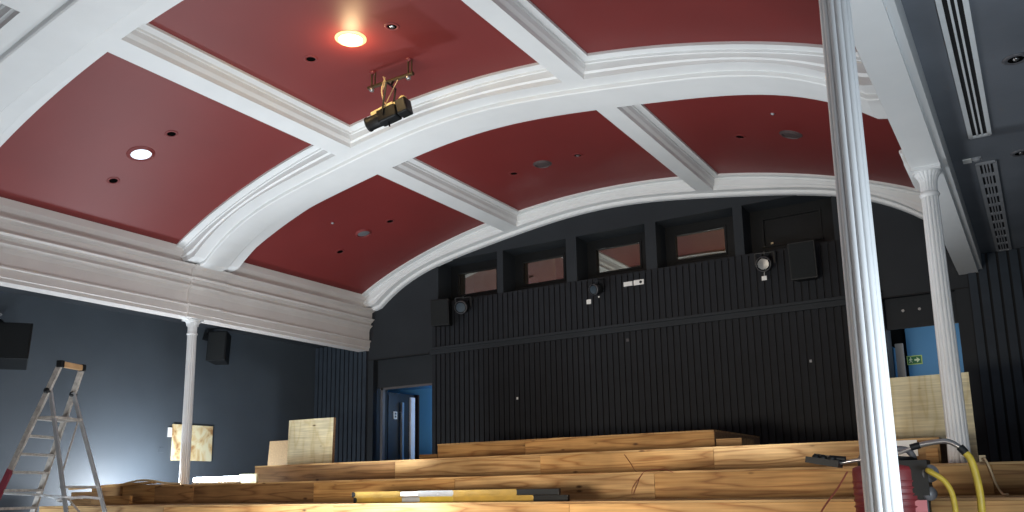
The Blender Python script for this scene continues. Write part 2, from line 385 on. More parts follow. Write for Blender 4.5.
b = MB(); b.box(D2[0], YB-.012, 2.415+E, -.62, YB, 2.43+E); b.build('wall_joint_strip', M['slat_gap'], wb)

# projection windows: dark splayed reveals, frame, glass, a dim room behind
b = MB()
for i, (x0, x1) in enumerate(WIN):
    f = MB(); yf = YB+.40
    gx0, gx1, gz0, gz1 = x0+.17, x1-.26, 3.50+E, 3.90+E
    if i == 4: gx0, gx1 = x0+.2, x1-.26
    # frame board around the pane
    for q in ((x0, WZ0, x1, gz0), (x0, gz1, x1, WZ1), (x0, gz0, gx0, gz1), (gx1, gz0, x1, gz1)):
        f.box(q[0], yf, q[1], q[2], yf+.06, q[3])
    # raised bead
    for q in ((gx0-.03, gz0-.03, gx1+.03, gz0), (gx0-.03, gz1, gx1+.03, gz1+.03), (gx0-.03, gz0, gx0, gz1), (gx1, gz0, gx1+.03, gz1)):
        f.box(q[0], yf-.02, q[1], q[2], yf, q[3])
    f.box(x0, YB-.03, WZ0-.03, x1, YB+.40, WZ0+.005)
    w = f.build('window_%d' % (i+1), M['black'], kind='structure')
    if i == 4:
        g = MB(); g.box(gx0, yf+.025, gz0, gx1, yf+.037, gz1); g.build('dark_opening', M['black'], w); continue  # black panel stands in for the darkness of an open hatch
    g = MB(); g.box(gx0, yf+.025, gz0, gx1, yf+.037, gz1); g.build('glass_pane', M['glass'], w)
# projection room behind the windows
M['booth'] = mat('booth_ochre_wall', (.30, .22, .09), .8, noise=.25, nscale=1.2)
b = MB(); b.box(-9.3, 13.7, 3.0+E, -1.9, 13.8, 4.6+E); b.box(-9.3, YB+.5, 4.5+E, -1.9, 13.8, 4.6+E); b.box(-9.3, YB+.5, 2.95+E, -1.9, 13.8, 3.05+E)
b.box(-9.4, YB+.42, 3.0+E, -9.3, 13.8, 4.6+E); b.box(-1.9, YB+.42, 3.0+E, -1.8, 13.8, 4.6+E); b.box(-6.9, YB+.5, 3.0+E, -6.85, 13.8, 4.6+E)
b.build('wall_projection_room', M['booth'], kind='structure')

# ---- doors
YC2 = 13.62
def blk(name, *bx, m='blue_wall'):
    b = MB(); [b.box(*q) for q in bx]; return b.build(name, M[m], kind='structure')
blk('wall_corridor_left', (-11.6, YC2, ZL, -8.6, YC2+.1, 2.6+E), (-8.7, YB+.42, ZL, -8.6, YC2, 2.6+E), (-11.7, YB+.42, ZL, -11.6, YC2+.1, 2.6+E))
blk('ceiling_corridor_left', (-11.6, YB+.42, 2.02+E, -8.6, YC2, 2.12+E))
blk('wall_corridor_right', (-1.575, 13.5, ZL, .6, 13.6, 2.6+E), (.6, YB+.42, ZL, .7, 13.6, 2.6+E))
blk('ceiling_corridor_right', (-3.0, YB+.42, 2.36+E, .6, 13.6, 2.46+E), m='charcoal')
blk('wall_corridor_dark', (-3.0, 13.9, ZL, -1.575, 14.0, 2.4+E), (-3.1, YB+.42, ZL, -3.0, 14.0, 2.4+E), m='door_dark')
# door_1: lintel, jambs, leaf swung inward
d = MB(); d.box(D1[0]+.0, YB+.12, 1.90+E, D1[1], YB+.2, DZ)
dr = d.build('door_1', M['charcoal'], kind='structure')
d = MB(); d.box(D1[0]+.10, YB+.10, ZL, D1[0]+.15, YB+.17, 1.90+E); d.box(D1[0]+.085, YB+.10, 1.86+E, D1[1], YB+.14, 1.90+E); d.box(D1[1]-.03, YB+.1, ZL, D1[1], YB+.42, 1.90+E)
d.build('frame', M['grey_frame'], dr)
d = MB(); d.bar((-10.50, 12.53, (ZL+.01+1.87+E)/2), (-10.455, 13.25, (ZL+.01+1.87+E)/2), .05, 1.86+E-ZL-.02, up=(0,0,1))
leaf = d.build('door_leaf', M['door_dark'], dr)
d = MB(); d.bar((-10.40, 12.85, .2+E), (-10.40, 12.85, 1.68+E), .045, .05); d.cyl((-10.46,12.85,.3+E), (-10.40,12.85,.3+E), .012); d.cyl((-10.46,12.85,1.5+E), (-10.40,12.85,1.5+E), .012)
d.build('door_handle', M['steel'], leaf)
d = MB(); d.box(-10.48, 13.12, ZL, -10.40, 13.24, 1.80+E); d.build('edge_strip', M['white_trim'], leaf)
d = MB(); d.box(-10.475, 12.66, 1.36+E, -10.450, 12.76, 1.50+E); s_ = d.build('door_notice', M['label_white'], leaf)
d = MB(); d.box(-10.450, 12.685, 1.385+E, -10.447, 12.735, 1.425+E); d.box(-10.450, 12.685, 1.44+E, -10.447, 12.735, 1.48+E); d.build('notice_mark', M['vac_grey'], leaf)
d = MB(); d.box(-11.35, YC2-.05, ZL, -10.59, YC2, 1.9+E); d.build('door_3', M['brown_door'], kind='structure')
# door_2 : lintel and edge of an open leaf
d = MB(); d.box(D2[0], YB+.12, 2.02+E, D2[1], YB+.2, DZ); d.box(D2[0], YB+.09, 2.0+E, D2[1], YB+.12, 2.06+E)
dr2 = d.build('door_2', M['charcoal'], kind='structure')
d = MB(); d.box(-1.66, 12.95, ZL, -1.56, 13.03, 1.92+E); d.build('frame', mat('beige_grey_frame', (.34, .32, .31), .5, noise=.05), dr2)
d = MB(); d.box(-1.78, 13.03, ZL, -1.7, 13.8, 1.9+E); d.build('door_leaf', M['blue_wall'], dr2)
for x in (-1.42, -1.22):
    d = MB(); d.cyl((x, YB+.10, 2.24+E), (x, YB+.125, 2.24+E), .018); d.build('screw_cap', M['steel'], dr2)
# exit sign on the blue wall: arrow and running figure
sg = thing('exit_sign', (-1.475, 13.5, 1.74+E), 'small green and lime exit sign with white arrow on the blue corridor wall', 'sign')
d = MB(); d.box(-1.585, 13.485, 1.675+E, -1.385, 13.50, 1.805+E); d.build('border', M['lime'], sg)
d = MB(); d.box(-1.572, 13.48, 1.688+E, -1.398, 13.486, 1.792+E); d.build('panel', M['green'], sg)
d = MB(); yy = 13.476
def flat(pts): 
    n = len(pts); d.add([(x, yy, z+E) for x, z in pts] + [(x, yy+.005, z+E) for x, z in pts], [list(range(n)), list(range(n, 2*n))[::-1]] + [(i, n+i, n+(i+1)%n, (i+1)%n) for i in range(n)])
flat([(-1.487,1.752),(-1.455,1.752),(-1.455,1.780),(-1.412,1.740),(-1.455,1.700),(-1.455,1.728),(-1.487,1.728)])
d.build('arrow', M['sign_white'], sg)
d = MB(); d.cyl((-1.535, 13.476, 1.776+E), (-1.535, 13.482, 1.776+E), .009, n=12)
flat([(-1.545,1.765),(-1.525,1.765),(-1.512,1.742),(-1.52,1.738),(-1.53,1.75),(-1.527,1.73),(-1.512,1.712),(-1.518,1.695),(-1.526,1.698),(-1.524,1.711),(-1.54,1.724),(-1.548,1.70),(-1.562,1.697),(-1.563,1.705),(-1.553,1.708),(-1.546,1.745),(-1.558,1.735),(-1.563,1.74)])
d.build('running_figure', M['sign_white'], sg)

# ------------------------------------------------------------------ columns
def column(x, y, zbase, label, corbel=False, ztop=ZS, low=False):
    t = thing('column', (x, y, zbase), label, 'column', )
    c = (x, y, 0); r = .072
    b = MB(); b.box(x-.095, y-.095, zbase, x+.095, y+.095, zbase+(.012 if low else .07)); low or b.lathe([(.11,zbase+.07),(.115,zbase+.10),(.10,zbase+.13),(.085,zbase+.15),(.088,zbase+.18),(.074,zbase+.20)], c); b.build('base', M['column_white'], t)
    zt = ztop - .19
    b = MB(); b.flute([(r*(1.22 if low else 1.05), zbase+(.012 if low else .18)), (r*(1.13 if low else 1.05), zbase+.2), (r*1.03, zbase+1.2), (r*.93, zt)], c, 13, .13, 8); b.build('shaft', M['column_white'], t)
    b = MB()
    b.lathe([(r*.9, zt-.06), (r*1.02, zt-.05), (r*1.12, zt-.035), (r*1.02, zt-.02), (r*.92, zt-.01)], c)
    b.flute([(r*.92, zt-.02), (r*.95, zt+.07), (r*1.15, zt+.115), (r*1.5, zt+.15)], c, 18, .08, 8)
    b.lathe([(r*1.5, zt+.15), (r*1.56, zt+.158), (r*1.5, zt+.166)], c)
    b.box(x-.112, y-.112, zt+.163, x+.112, y+.112, ztop+.002)
    cap = b.build('capital', M['column_white'], t)
    for i in range(16):    # leaves curling round the bell
        a = 2*math.pi*(i+.5)/16; lb = MB()
        def P(rr, z, s): 
            return (x + rr*math.cos(a) - s*math.sin(a), y + rr*math.sin(a) + s*math.cos(a), z)
        rows = []
        for rr, z, w in ((r*.98, zt+.03, .010), (r*1.08, zt+.08, .014), (r*1.28, zt+.115, .014), (r*1.58, zt+.14, .011), (r*1.66, zt+.130, .006)):
            rows.append([P(rr, z, -w), P(rr+.006, z, 0), P(rr, z, w), P(rr-.008, z+.004, 0)])
        lb.sweep(rows, True, closed=True); lb.build('leaf', M['column_white'], cap)
    if corbel:
        for s in (-1, 1):
            b = MB(); pts = []
            N = 8
            prof = [(0, -.11)] + [(.13*(1-math.cos(math.pi/2*i/N)), -.11 + .11*math.sin(math.pi/2*i/N)) for i in range(1, N+1)] + [(0, 0)]
            v0 = [(x-.05, y + s*(.07+p), ztop + z) for p, z in prof]; v1 = [(x+.05, q[1], q[2]) for q in v0]
            n = len(prof); b.add(v0+v1, [list(range(n)), list(range(n, 2*n))[::-1]] + [(i, n+i, n+(i+1)%n, (i+1)%n) for i in range(n)])
            b.build('corbel', M['column_white'], t)
    return t
column(-10.70, 8.24, 0, 'slender white iron column at the far left, under the left-hand cornice', True)
column(-.60, 7.72, 1.73, 'white fluted column behind the vacuum hose, its leafy capital in view', low=True)
column(-.60, 3.86, 0, 'large near white fluted column cutting across the picture, its capital out of frame')

# ------------------------------------------------------------------ seating risers
def riser(label, x0, x1, y0, y1, z0, ztop, joints, mats, side=True):
    t = thing('seating_platform', ((x0+x1)/2, y0, 0), label, 'seating platform', 'stepped plywood seating platforms')
    b = MB(); b.box(x0+.02, y0+.019, z0, x1-.0, y1, ztop-.018); b.build('carcass', M['board_edge'], t)
    b = MB(); b.box(x0, y0-.006, ztop-.018, x1, y1, ztop); b.build('tread', M['ply_mid'], t, bevel=.002)
    xs_ = [x0] + joints + [x1]
    for i in range(len(xs_)-1):
        b = MB(); b.box(xs_[i]+.0015, y0 - (0 if i % 2 else .0015), z0 if z0 > 0 else ztop-.48, xs_[i+1]-.0015, y0+.019, ztop-.019)
        b.build('facing_board', M[mats[i]], t, bevel=.0015)
    return t
XE = 1.9
riser('lowest plywood seating platform, out in front, with the vacuum cleaner standing on it', -7.4, XE, 5.0, 5.995, 0, E-.33, [-4.5, -2.0], ['ply_light']*3)
riser('plywood platform with the yellow spirit levels lying on its tread', -10.45, XE, 6.0, 6.99, 0, E-.095, [-8.1, -5.66, -3.2, -.8], ['ply_mid', 'ply_light', 'ply_light', 'ply_light', 'ply'])
riser('plywood platform with the glowing light tube on its left end', -9.65, XE, 7.0, 7.995, 0, E+.135, [-8.9, -6.9, -5.0, -2.9, -.35], ['ply_dark', 'ply_dark', 'ply', 'ply_mid', 'ply', 'ply'])  # darker boards at the left end carry the shade in their colour
riser('plywood platform whose left end carries the bright plywood sheet', -8.96, -.76, 8.0, 8.995, 0, E+.37, [-6.58, -4.6, -2.7], ['ply_dark', 'ply_mid', 'ply_light', 'ply_mid'])
t = riser('topmost short plywood platform against the black slatted wall', -6.72, -3.03, 9.03, 10.75, ZL+.02, E+.60, [-5.4], ['ply', 'ply'])
b = MB(); b.box(-7.02, 9.03, ZL+.02, -6.73, 9.9, E+.475); tag(b.build('wooden_step', M['ply'], bevel=.002), 'small plywood step at the left end of the topmost platform', 'step')
b = MB(); b.box(-3.02, 9.05, ZL+.02, -2.74, 9.5, E+.50); tag(b.build('wooden_step', M['ply_mid'], bevel=.002), 'small plywood block at the right end of the topmost platform', 'step')
# timber offcuts left of the second platform
offs = [(-11.45,-10.98,7.0,7.5,.0,.075,'ply_dark'), (-10.97,-10.35,6.99,7.4,0,.14,'ply_dark'), (-10.34,-9.67,7.02,7.5,0,.15,'ply'), ]
labs = ['dark timber block at the far left behind the step ladder', 'squat brown plywood block between the step ladder and the white column', 'brown plywood block touching the left end of the light tube platform']
for (x0,x1,y0,y1,z0,z1,m), lb in zip(offs, labs):
    b = MB(); b.box(x0, y0, 0, x1, y1, E+z1); tag(b.build('timber_block', M[m], bevel=.003), lb, 'timber block')
b = MB(); b.box(-10.15, 6.62, E-.095, -9.60, 6.66, E+.015); tag(b.build('timber_offcut', M['ply_light'], bevel=.002), 'short pale plywood offcut with nail holes standing on the tread near the ladder', 'offcut')
b = MB(); b.bar((-11.3, 6.9, E+.12), (-9.75, 7.06, E+.175), .08, .03); o = b.build('timber_batten', M['ply_light'], bevel=.002); tag(o, 'thin orange timber strip lying over the blocks left of the light tube', 'timber strip')
b = MB(); b.tube([(-10.3,7.0,E+.165),(-10.05,7.02,E+.20),(-9.8,7.03,E+.20),(-9.6,7.1,E+.165),(-9.35,7.15,E+.15)], .013); tag(b.build('cord', M['cream']), 'pale cord curling over the timber blocks beside the column', 'cord')
b = MB(); b.box(-8.68, 7.5, E+.135, -8.37, 7.53, E+.255); tag(b.build('timber_offcut', M['birch'], bevel=.002), 'small pale board standing just right of the glowing light tube', 'offcut')

# ------------------------------------------------------------------ sheets
def sheet(label, c, w, h, yaw, lean, m, th=.03, name='plywood_sheet'):
    t = thing(name, c, label, 'plywood sheet')
    Rm = Matrix.Rotation(yaw, 4, 'Z') @ Matrix.Rotation(lean, 4, 'X')
    def mk(nm, x0,y0,z0,x1,y1,z1, mm):
        b = MB(); b.box(x0,y0,z0,x1,y1,z1); o = b.build(nm, mm); o.data.transform(Rm); o.parent = t; return o
    mk('face_board', -w/2, 0, 0, w/2, .004, h, m); mk('core', -w/2, .004, 0, w/2, th, h, M['board_edge'])
    return t
sheet('large pale plywood sheet standing beside the slatted wall, left of the open door', (-8.60, 8.62, E+.372), .80, .64, math.radians(3), -.03, M['birch'], .05)
sheet('smaller brown board leaning behind the large pale plywood sheet on the left', (-9.88, 9.25, ZL), .50, .95, math.radians(2), -.08, M['chip'], .02)
sheet('tall pale plywood sheet standing between the two fluted columns on the right', (-.905, 9.10, ZL), .70, 1.17, 0, -.02, M['birch'], .03)
b = MB(); b.box(-1.145, 7.985, E+.22, -.93, 7.993, E+.355); o = b.build('paper_sheet', M['label_white']); tag(o, 'white sheet fixed on the riser behind the grey vacuum wand', 'paper')
b = MB(); b.box(-.87, 7.975, E+.14, -.775, 7.999, E+.28); tag(b.build('timber_offcut', M['ply_light'], bevel=.002), 'small plywood offcut beside the foot of the right-hand column', 'offcut')
# poster on left wall
pw = thing('wall_board', (WX0+.02, 9.28, .86+E), 'pale yellow board with brown stains on the left wall behind the slender column', 'board')
M['stain'] = mat('stained_cream_board', (.66, .61, .40), .7)
def _st():
    nt = M['stain'].node_tree; N = nt.nodes.new; L = nt.links.new
    tc = N('ShaderNodeTexCoord'); n = N('ShaderNodeTexNoise'); n.inputs['Scale'].default_value = 3.2; n.inputs['Detail'].default_value = 5; n.inputs['Distortion'].default_value = 1.5
    r = N('ShaderNodeValToRGB'); e = r.color_ramp.elements; e[0].position = .42; e[0].color = (.68, .64, .44, 1); e[1].position = .66; e[1].color = (.34, .17, .06, 1)
    x = e.new(.55); x.color = (.60, .46, .24, 1)
    L(tc.outputs['Object'], n.inputs['Vector']); L(n.outputs['Fac'], r.inputs['Fac']); L(r.outputs['Color'], nt.nodes['Principled BSDF'].inputs['Base Color'])
_st()
b = MB(); b.box(WX0+.002, 8.92, .56+E, WX0+.028, 9.70, 1.14+E); b.build('panel', M['stain'], pw, bevel=.002)
b = MB(); b.box(WX0+.002, 8.84, .93+E, WX0+.03, 8.90, 1.08+E); b.build('bracket', M['label_white'], pw)
b = MB(); b.box(WX0, 8.69, .68+E, WX0+.012, 8.78, .76+E); o = b.build('socket_plate', M['wall_left'], bevel=.003); tag(o, 'small painted socket plate on the left wall between ladder and column', 'socket')

# ------------------------------------------------------------------ light tube
lt = thing('light_batten', (-8.87, 7.3, E+.135), 'glowing white light tube lying on the platform right of the slender column', 'light')
b = MB(); b.box(-9.29, 7.27, E+.136, -8.45, 7.33, E+.166); b.build('housing', M['label_white'], lt)
b = MB(); b.cyl((-9.27, 7.3, E+.196), (-8.47, 7.3, E+.196), .030, n=16); b.build('tube', M['tube_light'], lt)
# ------------------------------------------------------------------ ceiling fittings
def normal(x):
    e = .01; dz = (R(x+e)-R(x-e))/(2*e); return Vector((dz, 0, -1)).normalized()
def disc(kind, x, y, r, label, mface, mrim, cat, depth=.02, glow=None, group=None):
    n = normal(x); c = Vector((x, y, R(x))); t = thing(kind, c, label, cat, group)
    b = MB(); b.lathe([(r*1.32, -.001), (r*1.32, .004), (r*1.25, .007), (r*1.10, .012), (r*1.04, .024), (r*1.0, .024), (r*.985, .010), (r*.985, -.0)], c, 36, n); b.build('rim', mrim, t)
    b = MB(); b.lathe([(r*.985, depth*.3), (r*.8, depth*.9), (r*.4, depth*1.0), (.0005, depth*1.02)], c, 36, n); b.build('face', mface, t)
    return t, c, n
GL = 'ceiling fittings in the red panels'
disc('ceiling_speaker', -9.09, 10.20, .105, 'round grey ceiling speaker in the leftmost red panel above the back wall', M['grey_disc'], M['red'], 'ceiling speaker', .015)
disc('ceiling_speaker', -5.78, 10.32, .105, 'round dark ceiling speaker in the middle red panel above the projection windows', M['dark_disc'], M['dark_disc'], 'ceiling speaker', .015)
disc('ceiling_speaker', -2.20, 10.08, .105, 'round grey ceiling speaker in the red panel left of the big fluted column', M['dark_disc'], M['dark_disc'], 'ceiling speaker', .015)
T1, c1, n1 = disc('ceiling_light', -9.10, 6.12, .125, 'round ceiling light showing cool white in the large left red panel', M['bulb_cool'], M['red'], 'ceiling light', .012)
T2, c2, n2 = disc('ceiling_light', -5.69, 6.14, .125, 'round ceiling light glowing warm yellow above the hanging spotlight', M['bulb_warm'], M['gold'], 'ceiling light', .012)  # gold rim puts the lamp's yellow glow into the colour
for x, y, lb in ((-9.68,10.29,'small black downlight left of the grey ceiling speaker, bottom left red panel'), (-8.60,10.28,'small black downlight right of the grey ceiling speaker, bottom left red panel'),
                 (-6.30,10.37,'small black downlight left of the speaker in the middle rear panel'), (-5.19,10.30,'small pale-centred downlight right of the speaker in the middle rear panel'),
                 (-2.85,10.21,'small dark downlight left of the speaker in the right rear panel'), (-8.57,6.15,'small black downlight above and right of the cool white ceiling light'),
                 (-9.71,6.17,'small black downlight below and left of the cool white ceiling light'), (-6.32,6.2,'small black downlight left of the glowing warm ceiling light'), (-5.17,6.18,'small downlight with silver centre right of the glowing warm ceiling light')):
    n = normal(x); c = Vector((x, y, R(x))); t = thing('downlight', c, lb, 'downlight')
    b = MB(); b.lathe([(.078,-.001),(.078,.004),(.07,.006),(.052,.008),(.05,.002)], c, 28, n); b.build('rim', M['red'], t)
    b = MB(); b.lathe([(.05,.002),(.046,.004),(.03,.003),(.0005,.003)], c, 28, n); b.build('aperture', M['void'], t)
    if 'silver' in lb or 'pale' in lb:
        b = MB(); b.lathe([(.026,.006),(.02,.012),(.0005,.014)], c + Vector((.0,-.0,0)), 20, n); b.build('reflector', M['steel'], t)
for x, y, lb in ((-9.11, 9.5, 'tiny pale detector dot in the bottom left red panel near the arch'), (-2.23, 9.38, 'tiny pale detector dot in the right rear panel nearest the big column')):
    n = normal(x); c = Vector((x, y, R(x))); t = thing('smoke_detector', c, lb, 'detector')
    b = MB(); b.lathe([(.02,0),(.02,.010),(.012,.018),(.0005,.02)], c, 20, n); b.build('dome', M['grille2'], t)
    b = MB(); b.lathe([(.04,-.001),(.04,.005),(.03,.006)], c, 20, n); b.build('rim', M['red'], t)

# vents in the right aisle ceiling
def vent(name, x0, x1, y0, y1, m, nslot, label, cross=0):
    t = thing(name, ((x0+x1)/2, (y0+y1)/2, ZA), label, 'ceiling vent')
    z = ZA
    b = MB(); b.box(x0, y0, z-.006, x1, y1, z-.001); b.build('backing', M['slat_gap'], t)
    f = .022; b = MB()
    b.box(x0-.01, y0, z-.022, x0+f, y1, z-.003); b.box(x1-f, y0, z-.022, x1+.01, y1, z-.003); b.box(x0, y0-.02, z-.022, x1, y0+.01, z-.003); b.box(x0, y1-.01, z-.022, x1, y1+.02, z-.003)
    b.build('frame', m, t)
    w = (x1-x0-2*f)/nslot
    for i in range(1, nslot):
        b = MB(); xx = x0+f+w*i; b.box(xx-.007, y0, z-.020, xx+.007, y1, z-.004); b.build('blade', m, t)
    for j in range(cross):
        b = MB(); yy_ = y0 + (y1-y0)*(j+1)/(cross+1); b.box(x0+.01, yy_-.035, z-.019, x1-.01, yy_+.035, z-.005); b.build('cross_bar', m, t)
vent('linear_vent', -.255, -.105, 2.6, 7.78, M['grille'], 3, 'long white linear slot vent in the right aisle ceiling', 0)
vent('ceiling_grille', -.255, -.105, 8.52, 12.0, M['grille2'], 4, 'grey slotted grille in the right aisle ceiling close to the slatted wall', 9)
vent('linear_vent', -11.80, -11.66, 4.0, 9.6, M['grille2'], 3, 'thin slot vent in the left aisle ceiling behind the cornice', 0)
for x, y, lb in ((.12, 6.45, 'round recessed downlight at the top right of the aisle ceiling'), (.10, 8.45, 'round recessed downlight beside the grey grille at the right edge')):
    c = Vector((x, y, ZA)); t = thing('downlight', c, lb, 'downlight')
    b = MB(); b.lathe([(.085,.0),(.085,.006),(.075,.012),(.062,.014),(.05,.008)], c, 32, (0,0,-1)); b.build('rim', M['vac_grey'], t)
    b = MB(); b.lathe([(.05,.008),(.046,.006),(.03,.004),(.0005,.004)], c, 32, (0,0,-1)); b.build('aperture', M['void'], t)
    b = MB(); b.lathe([(.02,.006),(.014,.014),(.0005,.016)], c+Vector((.0,.0,0)), 20, (0,0,-1)); b.build('bulb', M['steel'], t)
b = MB(); b.box(-.355, 8.34, ZA-.012, -.285, 8.44, ZA); tag(b.build('ceiling_label', M['label_white'], bevel=.002), 'small white rectangular plate on the aisle ceiling left of the grey grille', 'plate')
t = thing('sensor', (-.245, 8.38, ZA), 'small grey half-round sensor on the aisle ceiling next to the white plate', 'sensor')
b = MB(); b.lathe([(.036,0),(.034,.014),(.02,.024),(.0005,.026)], (-.245, 8.38, ZA), 24, (0,0,-1)); b.build('dome', M['grille2'], t)
b = MB(); b.box(-.285, 8.34, ZA-.006, -.205, 8.42, ZA); b.build('mount', M['grille2'], t)

# ------------------------------------------------------------------ wall speakers
def speaker(name, c, w, d, h, yaw, pitch, label, arm=None, wedge=True):
    t = thing(name, c, label, 'speaker')
    Rm = Matrix.Rotation(yaw, 4, 'Z') @ Matrix.Rotation(pitch, 4, 'X')   # local: front faces -Y
    def add(b, nm, m, bev=0, par=t):
        o = b.build(nm, m); o.data.transform(Rm); o.parent = par
        if bev: q = o.modifiers.new('bevel', 'BEVEL'); q.width = bev; q.segments = 2
        return o
    b = MB()   # cabinet tapered to the back
    v = [(-w/2,-d/2,-h/2),(w/2,-d/2,-h/2),(w/2,-d/2,h/2),(-w/2,-d/2,h/2),(-w*.36,d/2,-h/2),(w*.36,d/2,-h/2),(w*.36,d/2,h/2),(-w*.36,d/2,h/2)]
    b.add(v, [(0,1,2,3),(5,4,7,6),(0,4,5,1),(1,5,6,2),(2,6,7,3),(3,7,4,0)]); add(b, 'cabinet', M['black'], .008)
    b = MB(); b.box(-w*.45, -d/2-.008, -h*.46, w*.45, -d/2-.001, h*.46); add(b, 'grille', M['speaker_cloth'], .003)
    if arm:
        b = MB(); p = Vector((0, d*.3, h*.3)); q = Rm.inverted() @ (Vector(arm) - Vector(c))
        b.bar(p, q, .07, .07); dd = (q-p).normalized(); b.bar(q - dd*.015, q, .16, .16); add(b, 'wall_bracket', M['black'])
    return t
speaker('wall_speaker', (-11.40, 6.02, 1.97+E), .44, .36, .52, math.radians(52), -.30, 'large dark speaker at the left edge on the left wall, above the ladder', arm=(WX0+.01, 6.0, 2.45+E))
speaker('wall_speaker', (-11.50, 9.42, 2.40+E), .32, .30, .50, math.radians(28), -.12, 'small dark speaker under the cornice just right of the slender column', arm=(WX0+.01, 9.50, 2.66+E))
speaker('wall_speaker', (-8.72, 11.86, 3.06+E), .34, .26, .46, math.radians(14), .1, 'dark blue-black speaker on the slatted wall below the leftmost window', arm=(-8.75, YB-.03, 3.1+E))
speaker('wall_speaker', (-2.55, 11.85, 3.02+E), .36, .28, .52, math.radians(2), .12, 'black speaker on the slatted wall near the big fluted column', arm=(-2.55, YB-.03, 3.05+E))

# stage lamps on the slatted wall
def wall_lamp(c, label, yaw=0., s=1.0, spot=True):
    t = thing('stage_lamp', c, label, 'stage light'); Rm = Matrix.Rotation(yaw, 4, 'Z') @ Matrix.Rotation(math.radians(15), 4, 'X')
    def add(b, nm, m): o = b.build(nm, m); o.data.transform(Rm @ Matrix.Scale(s, 4)); o.parent = t
    b = MB(); b.lathe([(.001,-.14),(.07,-.14),(.095,-.12),(.10,-.02),(.085,.05),(.05,.10),(.001,.11)], (0,0,0), 24, (0,1,0)); add(b, 'body', M['black'])
    b = MB(); b.lathe([(.088,-.150),(.092,-.15),(.10,-.12),(.098,-.12)], (0,0,0), 24, (0,1,0)); add(b, 'front_ring', M['vac_grey'])
    b = MB(); b.lathe([(.0005,-.149),(.07,-.146)], (0,0,0), 24, (0,1,0)); add(b, 'lens', M['lens'])
    b = MB(); b.bar((-.12,0,0), (-.12,.02,.14), .02, .008); b.bar((.12,0,0), (.12,.02,.14), .02, .008); b.bar((-.125,.02,.14), (.125,.02,.14), .02, .01); b.bar((0,.02,.14), (0,.20/s,.15), .03, .03); add(b, 'yoke', M['black'])
    return t
wall_lamp((-8.30, 11.90, 3.12+E), 'round black stage lamp just right of the speaker under the leftmost window', .3, 1.15)
wall_lamp((-5.72, 11.90, 3.08+E), 'low black stage lamp under the third window from the left', -.2, .9)
lamp_r = wall_lamp((-3.10, 11.90, 3.08+E), 'black stage lamp on the slatted wall left of the speaker by the big column', .1, 1.1)
def plate(x, z, w, h, label, name='wall_plate', cat='wall plate', y=YB-.04, m='label_white', hole=False):
    b = MB(); b.box(x-w/2, y-.012, z+E-h/2, x+w/2, y, z+E+h/2); o = b.build(name, M[m], bevel=.002); tag(o, label, cat)
    if hole:
        b = MB(); b.cyl((x+w*.2, y-.016, z+E), (x+w*.2, y-.011, z+E), h*.28, n=16); b.build('socket_hole', M['black'], o)
plate(-5.96, 2.93, .08, .075, 'small square white plate under the third window', hole=False)
plate(-5.78, 2.985, .025, .025, 'tiny white dot just right of the small square plate', cat='wall plate')
plate(-5.27, 3.125, .15, .07, 'left one of two white rectangular plates under the third window')
plate(-5.09, 3.125, .17, .08, 'right one of two white plates, the one with a black round hole', hole=True)
b = MB(); b.box(-3.135, 11.80, 2.82+E, -3.065, 11.806, 2.88+E); b.cyl((-3.10,11.803,2.87+E), (-3.10,11.86,3.02+E), .004); b.build('lamp_tag', M['label_white'], lamp_r)
plate(-5.32, 2.24, .045, .045, 'small grey fixing on the lower slatted wall under the ledge', m='grey_frame')
plate(-7.33, 1.48, .03, .04, 'tiny pale fixing on the lower slatted wall right of the left door', m='label_white')
plate(-2.62, 1.66, .03, .04, 'tiny pale fixing on the lower slatted wall left of the big column', m='grille2')
plate(-3.12, 3.52, .04, .03, 'tiny bright indicator in the rightmost window recess', m='cream', y=YB+.38)

# ------------------------------------------------------------------ hanging spotlight
hb = thing('hanging_bar', (-5.72, 6.72, 4.60+E), 'short brown bar with clamps hung from the red ceiling above the spotlight', 'hanging bar')
za = 4.47+E; xa, xb, yb = -6.04, -5.40, 6.82
b = MB(); b.cyl((xa, yb, za), (xb, yb, za), .022, n=16); b.build('bar', M['bronze'], hb)
for x in (xa+.05, xb-.07):
    zc = R(x)
    b = MB(); b.cyl((x, yb, za-.03), (x, yb, zc), .010); b.cyl((x+.04, yb+.01, za-.01), (x+.04, yb+.01, zc), .008); b.build('drop_rod', M['bronze'], hb)
    b = MB(); b.lathe([(.04,0),(.04,.012),(.015,.02),(.012,.03)], (x+.01, yb, zc), 20, (0,0,-1)); b.build('ceiling_rose', M['vac_red'], hb)
    b = MB(); b.lathe([(.0005,-.028),(.024,-.022),(.030,0),(.024,.022),(.0005,.028)], (x, yb, za-.028), 16); b.build('bolt_cap', M['steel'], hb)
sp = thing('stage_spotlight', (-5.72, 6.75, 4.1+E), 'brass and black stage spotlight hanging from the brown bar under the red ceiling', 'stage light')
pc = Vector((-5.70, 6.78, 4.045+E)); ax = Vector((-.88, -.12, -.20)).normalized()      # towards the lens
sd = ax.cross(Vector((0,0,1))).normalized(); upv = sd.cross(ax)
def PP(a, s, u): return pc + ax*a + sd*s + upv*u
b = MB(); b.bar(PP(-.12,0,0), PP(.12,0,0), .15, .15, up=upv); b.build('housing', M['black'], sp, bevel=.02)
b = MB(); b.bar(PP(-.13,0,.078), PP(.20,0,.074), .10, .035, up=upv); b.bar(PP(-.10,-.055,.08), PP(.19,-.05,.07), .02, .05, up=upv); b.build('top_cover', M['gold'], sp, bevel=.008)
b = MB(); b.bar(PP(-.02,0,.097), PP(.10,0,.093), .03, .006, up=upv); b.build('vent_slot', M['black'], sp)
